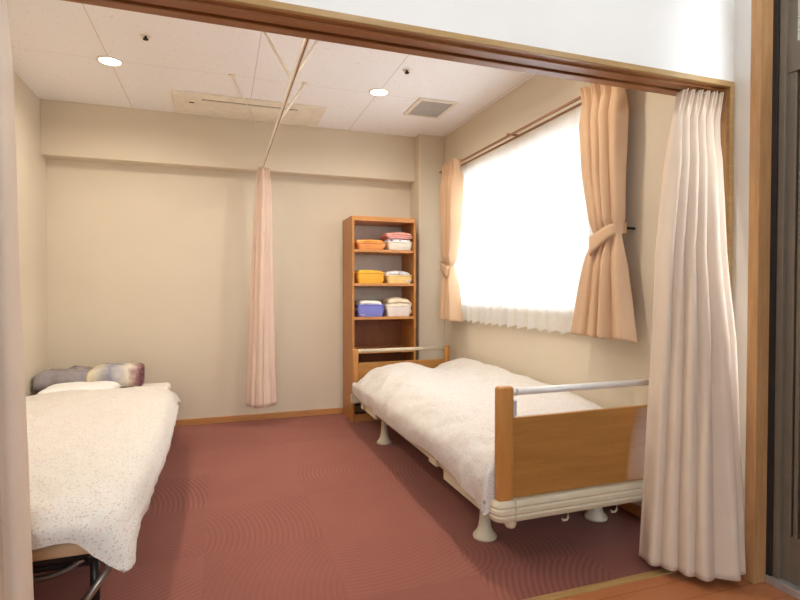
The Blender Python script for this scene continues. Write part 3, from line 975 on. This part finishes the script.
for x in (1.107, 1.708):
    for y in (2.055, 3.562):
        lg = lathe([(0, 0.0), (0.052, 0.0), (0.054, 0.006), (0.051, 0.014), (0.040, 0.026), (0.030, 0.046), (0.0245, 0.08), (0.022, 0.13), (0.021, 0.215)], 24, (x, y))
        obj('leg', lg, 'cream_plastic', t, True)
o = obj('mattress', box(BX0 + 0.055, BX1 - 0.02, BYN + 0.045, BYF - 0.045, 0.302, 0.40, 0.03, 4), 'white_mattress', None, True)
tag(o, 'white mattress lying on the nursing bed beneath the flowered quilt', 'mattress')

def wrinkle(P, seed, a1=0.010, a2=0.0045, stretch=(2.2, 5.0)):
    """displace a cloth grid along its normals with soft folds"""
    du = np.gradient(P, axis=0); dv = np.gradient(P, axis=1)
    N = np.cross(du, dv); N /= np.linalg.norm(N, axis=2)[:, :, None] + 1e-9
    if N[:, :, 2].mean() < 0: N = -N
    Q = P.copy()
    for i in range(P.shape[0]):
        for j in range(P.shape[1]):
            x, y, z = P[i, j]
            c = math.cos(0.6) * x + math.sin(0.6) * y
            d = -math.sin(0.6) * x + math.cos(0.6) * y
            h = a1 * (1 - 2 * abs(noise.noise(Vector((c * stretch[0] + seed, d * stretch[1], z * 2 + seed)))))
            h += a1 * 0.8 * noise.noise(Vector((x * 3.1 + seed * 2, y * 2.3, z)))
            h += a2 * (1 - 2 * abs(noise.noise(Vector((d * 5 + seed, c * 13, z * 6)))))
            h += 0.0025 * fbm(x * 18, y * 18 + seed, z * 18, 3)
            Q[i, j] = P[i, j] + N[i, j] * h
    return Q

def spline_grid(C, nu, nv):
    return catmull(np.swapaxes(catmull(np.array(C, float), nu), 0, 1), nv).swapaxes(0, 1)

# quilt on the nursing bed: control rows (y) of cross sections from the free hem to the wall
rows = []
def qrow(y, hem, zs, xh=1.004, y_h=None, xs_=1.085):
    xs = (xh, xh - 0.004, xh + 0.012, xs_, 1.19, 1.42, 1.62, 1.75, 1.845, 1.885, 1.888)
    r = []
    z_all = (hem, hem + 0.06, zs[0] - 0.055) + tuple(zs) + (zs[-1] - 0.07, zs[-1] - 0.15)
    for k, (x, z) in enumerate(zip(xs, z_all)):
        yy = y if (y_h is None or k > 3) else y_h + (y - y_h) * (k / 4)
        r.append((x, yy, z))
    return r
rows.append([(x_, 1.797, 0.236 + 0.05 * (k_ > 4)) for k_, x_ in enumerate((0.98, 0.985, 1.0, 1.03, 1.19, 1.42, 1.62, 1.75, 1.845, 1.885, 1.888))])
rows.append(qrow(1.803, 0.228, (0.425, 0.445, 0.45, 0.45, 0.455, 0.46), xh=0.970, xs_=1.03))
rows.append(qrow(2.00, 0.262,  (0.44, 0.462, 0.465, 0.465, 0.475, 0.475), xh=0.985, xs_=1.05))
rows.append(qrow(2.33, 0.290, (0.445, 0.475, 0.480, 0.48, 0.49, 0.495)))
rows.append(qrow(2.75, 0.272, (0.435, 0.472, 0.480, 0.48, 0.505, 0.515)))
rows.append(qrow(3.15, 0.258, (0.425, 0.468, 0.478, 0.48, 0.515, 0.53)))
rows.append(qrow(3.55, 0.268, (0.42, 0.468, 0.482, 0.475, 0.515, 0.535)))
rows.append(qrow(3.80, 0.275, (0.42, 0.480, 0.497, 0.462, 0.510, 0.525)))
rows.append(qrow(3.95, 0.280, (0.41, 0.470, 0.490, 0.440, 0.475, 0.480)))
rows.append(qrow(4.045, 0.288, (0.375, 0.43, 0.440, 0.415, 0.430, 0.430), xh=1.012))
P = spline_grid(rows, 170, 150)
P = wrinkle(P, 3.3, 0.013, 0.007)
P[:, :, 0] = np.minimum(P[:, :, 0], X_RIGHT - 0.012)
P[:, :, 1] = np.clip(P[:, :, 1], BYN + 0.026, BYF - 0.028)
P[:, :, 0] -= 0.0
o = obj('quilt', grid_mesh(P), 'duvet', None, True); thicken(o, 0.016)
tag(o, 'white small-flowered quilt spread over the nursing bed under the window', 'quilt', 'flowered quilts')
edge = [P[i, 0] for i in range(0, 170, 2)]
e = obj('piping', tube([tuple(p) for p in edge], 0.006, 6), 'white_cotton', o, True)

# ------------------------------------------------------------------ folding bed at the other side
t = thing('folding_bed', 'low folding bed with dark tube legs under the blankets', 'bed', (0, 0, 0))
FB0, FB1, FBN, FBF = -1.15, -0.33, 1.80, 4.36
obj('mattress_base', box(FB0, FB1 - 0.03, FBN + 0.01, FBF, 0.285, 0.33, 0.015, 3), 'mattress', t, True)
w = bmesh.new()
for x in (FB0 + 0.05, FB1 - 0.06):
    tube([(x, FBN + 0.03, 0.268), (x, FBF - 0.03, 0.268)], 0.0145, 10, bm=w)
for y in (FBN + 0.05, 2.6, 3.4, FBF - 0.05):
    tube([(FB0 + 0.05, y, 0.268), (FB1 - 0.06, y, 0.268)], 0.0125, 10, bm=w)
obj('frame', w, 'dark_tube', t, True)
for y in (FBN + 0.08, FBF - 0.12):
    for x in (FB0 + 0.07, FB1 - 0.055):
        lg = obj('leg', tube([(x, y, 0.262), (x, y, 0.0)], 0.0145, 12), 'dark_tube', t, True)
        obj('foot_cap', lathe([(0, 0.0), (0.018, 0.0), (0.018, 0.02), (0.0145, 0.024)], 14, (x, y)), 'black', lg, True)
    obj('crossbar', tube([(FB0 + 0.07, y, 0.235), (FB1 - 0.055, y, 0.235)], 0.0125, 12), 'dark_tube', t, True)
br = obj('brace', tube([(FB1 + 0.012, FBN + 0.0, 0.262), (FB1 - 0.075, FBN + 0.0, 0.135), (FB1 - 0.16, FBN + 0.0, 0.012)], 0.0115, 12), 'silver_tube', t, True)
obj('collar', tube([(FB1 - 0.066, FBN, 0.148), (FB1 - 0.086, FBN, 0.119)], 0.0165, 12), 'dark_tube', br, True)
obj('brace', tube([(FB0 + 0.06, FBN + 0.0, 0.262), (FB0 + 0.15, FBN, 0.135), (FB0 + 0.24, FBN + 0.0, 0.012)], 0.0115, 12), 'silver_tube', t, True)
obj('hoop', tube([(FB1 - 0.065, FBN + 0.06, 0.262)] + [(FB1 - 0.08 - 0.24 * s, FBN + 0.06, 0.262 - 0.05 * math.sin(PI * s) ** 0.7) for s in np.linspace(0.05, 0.95, 12)] + [(FB1 - 0.33, FBN + 0.06, 0.262)], 0.009, 10), 'silver_tube', t, True)
o = obj('mattress', box(FB0 + 0.01, FB1 - 0.03, FBN + 0.03, FBF - 0.01, 0.332, 0.395, 0.028, 4), 'white_mattress', None, True)
tag(o, 'thin white mattress on the folding bed, bare at the blanket end', 'mattress')

# quilt of the folding bed, cross sections from the wall side to the hanging hem
def lrow(y, xh, hem, top, ye=None):
    xs = (-1.17, -1.12, -0.95, -0.75, -0.55, -0.42, xh - 0.045, xh - 0.004, xh, xh - 0.012)
    z = (top - 0.045, top - 0.012, top, top + 0.004, top + 0.002, top - 0.006, top - 0.03, top - 0.085, hem + 0.03, hem)
    out = []
    for k, (x, zz) in enumerate(zip(xs, z)):
        f = max(0, (k - 5) / 4)
        out.append((x, y if ye is None else y + (ye - y) * f, min(zz, top + 0.01) if zz > hem else hem + 0.001 * k))
    return out
rows = [
    [(-1.17, 1.765, 0.30), (-1.12, 1.76, 0.345), (-0.95, 1.75, 0.352), (-0.75, 1.75, 0.350), (-0.55, 1.748, 0.353), (-0.42, 1.748, 0.362), (-0.36, 1.738, 0.318), (-0.318, 1.728, 0.285), (-0.286, 1.718, 0.262), (-0.276, 1.714, 0.258)],
    [(-1.17, 1.77, 0.36), (-1.12, 1.765, 0.39), (-0.95, 1.757, 0.40), (-0.75, 1.757, 0.40), (-0.55, 1.757, 0.40), (-0.42, 1.757, 0.40), (-0.345, 1.757, 0.375), (-0.300, 1.757, 0.340), (-0.275, 1.757, 0.295), (-0.270, 1.762, 0.268)],
    lrow(1.83, -0.270, 0.290, 0.440), lrow(2.00, -0.262, 0.305, 0.458), lrow(2.3, -0.255, 0.32, 0.462), lrow(2.7, -0.253, 0.325, 0.462),
    lrow(3.1, -0.258, 0.33, 0.458), lrow(3.45, -0.268, 0.33, 0.455), lrow(3.72, -0.285, 0.31, 0.448), lrow(3.86, -0.29, 0.30, 0.432), lrow(3.93, -0.275, 0.295, 0.412)]
P = spline_grid(rows, 170, 130)
P = wrinkle(P, 8.1, 0.010, 0.005)
P[:, :, 0] = np.maximum(P[:, :, 0], X_LEFT + 0.012)
o = obj('quilt', grid_mesh(P), 'duvet_left', None, True); thicken(o, 0.014)
tag(o, 'white small-flowered quilt hanging over the folding bed near the grey blanket', 'quilt', 'flowered quilts')
edge = [P[i, -1] for i in range(0, 170, 2)]
obj('piping', tube([tuple(p) for p in edge], 0.0045, 6), 'white_cotton', o, True)

def pillow(name, label, x0, x1, y0, y1, z, h, mat, seed):
    n = 26
    W, D = (x1 - x0) / 2, (y1 - y0) / 2
    b = bmesh.new()
    def pt(i, j, s):
        u, v = i / (n - 1) * 2 - 1, j / (n - 1) * 2 - 1
        k = max(0.0, (1 - abs(u) ** 5)) ** 0.5 * max(0.0, (1 - abs(v) ** 5)) ** 0.5
        pin = 1 - 0.06 * (1 - abs(u) ** 2) * abs(v) ** 6
        wob = 0.010 * fbm(u * 2 + seed, v * 2, s, 3) * k
        return (u * W * (1 - 0.05 * (1 - v * v) * abs(u) ** 4), v * D * pin, h * 0.38 + s * h * (0.62 if s > 0 else 0.36) * k + wob)
    T = [[b.verts.new(pt(i, j, 1)) for j in range(n)] for i in range(n)]
    B = [[T[i][j] if i in (0, n - 1) or j in (0, n - 1) else b.verts.new(pt(i, j, -1)) for j in range(n)] for i in range(n)]
    for i in range(n - 1):
        for j in range(n - 1):
            b.faces.new((T[i][j], T[i + 1][j], T[i + 1][j + 1], T[i][j + 1]))
            b.faces.new((B[i][j], B[i][j + 1], B[i + 1][j + 1], B[i + 1][j]))
    o = obj(name, b, mat, None, True)
    o.location = ((x0 + x1) / 2, (y0 + y1) / 2, z)
    return tag(o, label, 'pillow')
pillow('pillow', 'flat white pillow at the head of the folding bed before the blankets', -1.12, -0.66, 3.84, 4.12, 0.392, 0.078, 'white_cotton', 2)

def rolled_blanket(name, label, x0, x1, y0, y1, z, h, mat, turns, seed):
    """blanket folded over itself: flattened spiral seen at its ends"""
    W, D = (x1 - x0) / 2, (y1 - y0) / 2
    n = 26 * turns
    path = []
    for i in range(n):
        a = 2 * PI * turns * i / (n - 1) + 0.6
        r = 0.22 + 0.78 * (i / (n - 1))
        path.append((D * r * math.copysign(abs(math.cos(a)) ** 0.55, math.cos(a)), h / 2 + h / 2 * r * math.copysign(abs(math.sin(a)) ** 0.6, math.sin(a))))
    path = np.array(path)
    tk = h / (turns * 2 + 1) * 0.36
    d = np.gradient(path, axis=0); d /= np.linalg.norm(d, axis=1)[:, None] + 1e-9
    nn = np.stack([-d[:, 1], d[:, 0]], 1)
    nx = 26
    b = bmesh.new()
    rings = []
    for i in range(n):
        loop = []
        for s in (1, -1):
            js = range(nx) if s == 1 else range(nx - 1, -1, -1)
            for j in js:
                u = j / (nx - 1) * 2 - 1
                p = path[i] + nn[i] * tk * s
                rr = i / (n - 1)
                droop = 1 - 0.20 * abs(u) ** 5 * (p[1] / h)
                wob = 0.016 * fbm(u * 2.4 + seed, p[0] * 6, p[1] * 8, 3) * rr
                xx = u * W * (1 + 0.05 * fbm(rr * 9 + seed, u, 1, 2))
                loop.append(b.verts.new((xx, p[0] + wob * 0.7, max(0.0, p[1] * droop + wob * (1 if p[1] > h * 0.3 else 0)))))
        rings.append(loop)
    m_ = len(rings[0])
    for i in range(n - 1):
        for k in range(m_):
            b.faces.new((rings[i][k], rings[i][(k + 1) % m_], rings[i + 1][(k + 1) % m_], rings[i + 1][k]))
    b.faces.new(rings[0][::-1]); b.faces.new(rings[-1])
    o = obj(name, b, mat, None, True)
    o.location = ((x0 + x1) / 2, (y0 + y1) / 2, z)
    return tag(o, label, 'blanket', 'folded blankets on the folding bed')
rolled_blanket('blanket', 'plain grey blanket folded up on the folding bed', -1.205, -0.87, 4.12, 4.38, 0.396, 0.155, 'blanket_grey', 2, 3)
rolled_blanket('blanket', 'cream and grey printed blanket folded up on the folding bed', -0.885, -0.55, 4.12, 4.38, 0.396, 0.175, 'blanket_print', 2, 6)

# ------------------------------------------------------------------ light
world = bpy.data.worlds.new('overcast_daylight'); SC.world = world
world.use_nodes = True
bg = world.node_tree.nodes['Background']
bg.inputs[0].default_value = (0.83, 0.92, 1.0, 1)
bg.inputs[1].default_value = 13.0
def area(name, loc, rot, sx, sy, e, col, portal=False):
    L = bpy.data.lights.new(name, 'AREA')
    L.shape = 'RECTANGLE'; L.size = sx; L.size_y = sy; L.energy = e; L.color = col
    o = bpy.data.objects.new(name, L); COL.objects.link(o)
    o.location = loc; o.rotation_euler = rot
    if portal:
        L.cycles.is_portal = True
    return o
# daylight entering the two windows
area('daylight_portal_bedroom', (X_RIGHT + 0.2, YM, (WZ0 + WZ1) / 2), (0, PI / 2, 0), WZ1 - WZ0, WY1 - WY0, 1, (1, 1, 1), True)
area('daylight_portal_entry', (-0.3, -3.13, 1.85), (PI / 2, 0, 0), 2.6, 0.9, 1, (1, 1, 1), True)

# ------------------------------------------------------------------ camera
cam = bpy.data.cameras.new('camera')
cam.sensor_width = 36
cam.lens = 521.6 / 800 * 36
cam.clip_start = 0.05
co = bpy.data.objects.new('camera', cam); COL.objects.link(co)
co.location = (0, 0, H_CAM)
co.rotation_euler = (PI / 2 - 0.0194, 0, -0.3316)
SC.camera = co

SC.view_settings.view_transform = 'Standard'
SC.view_settings.look = 'None'
SC.view_settings.gamma = 1
SC.view_settings.use_curve_mapping = False
SC.view_settings.exposure = 0.0
SC.cycles.use_denoising = True
SC.cycles.max_bounces = 10
SC.cycles.diffuse_bounces = 6
SC.cycles.transparent_max_bounces = 16
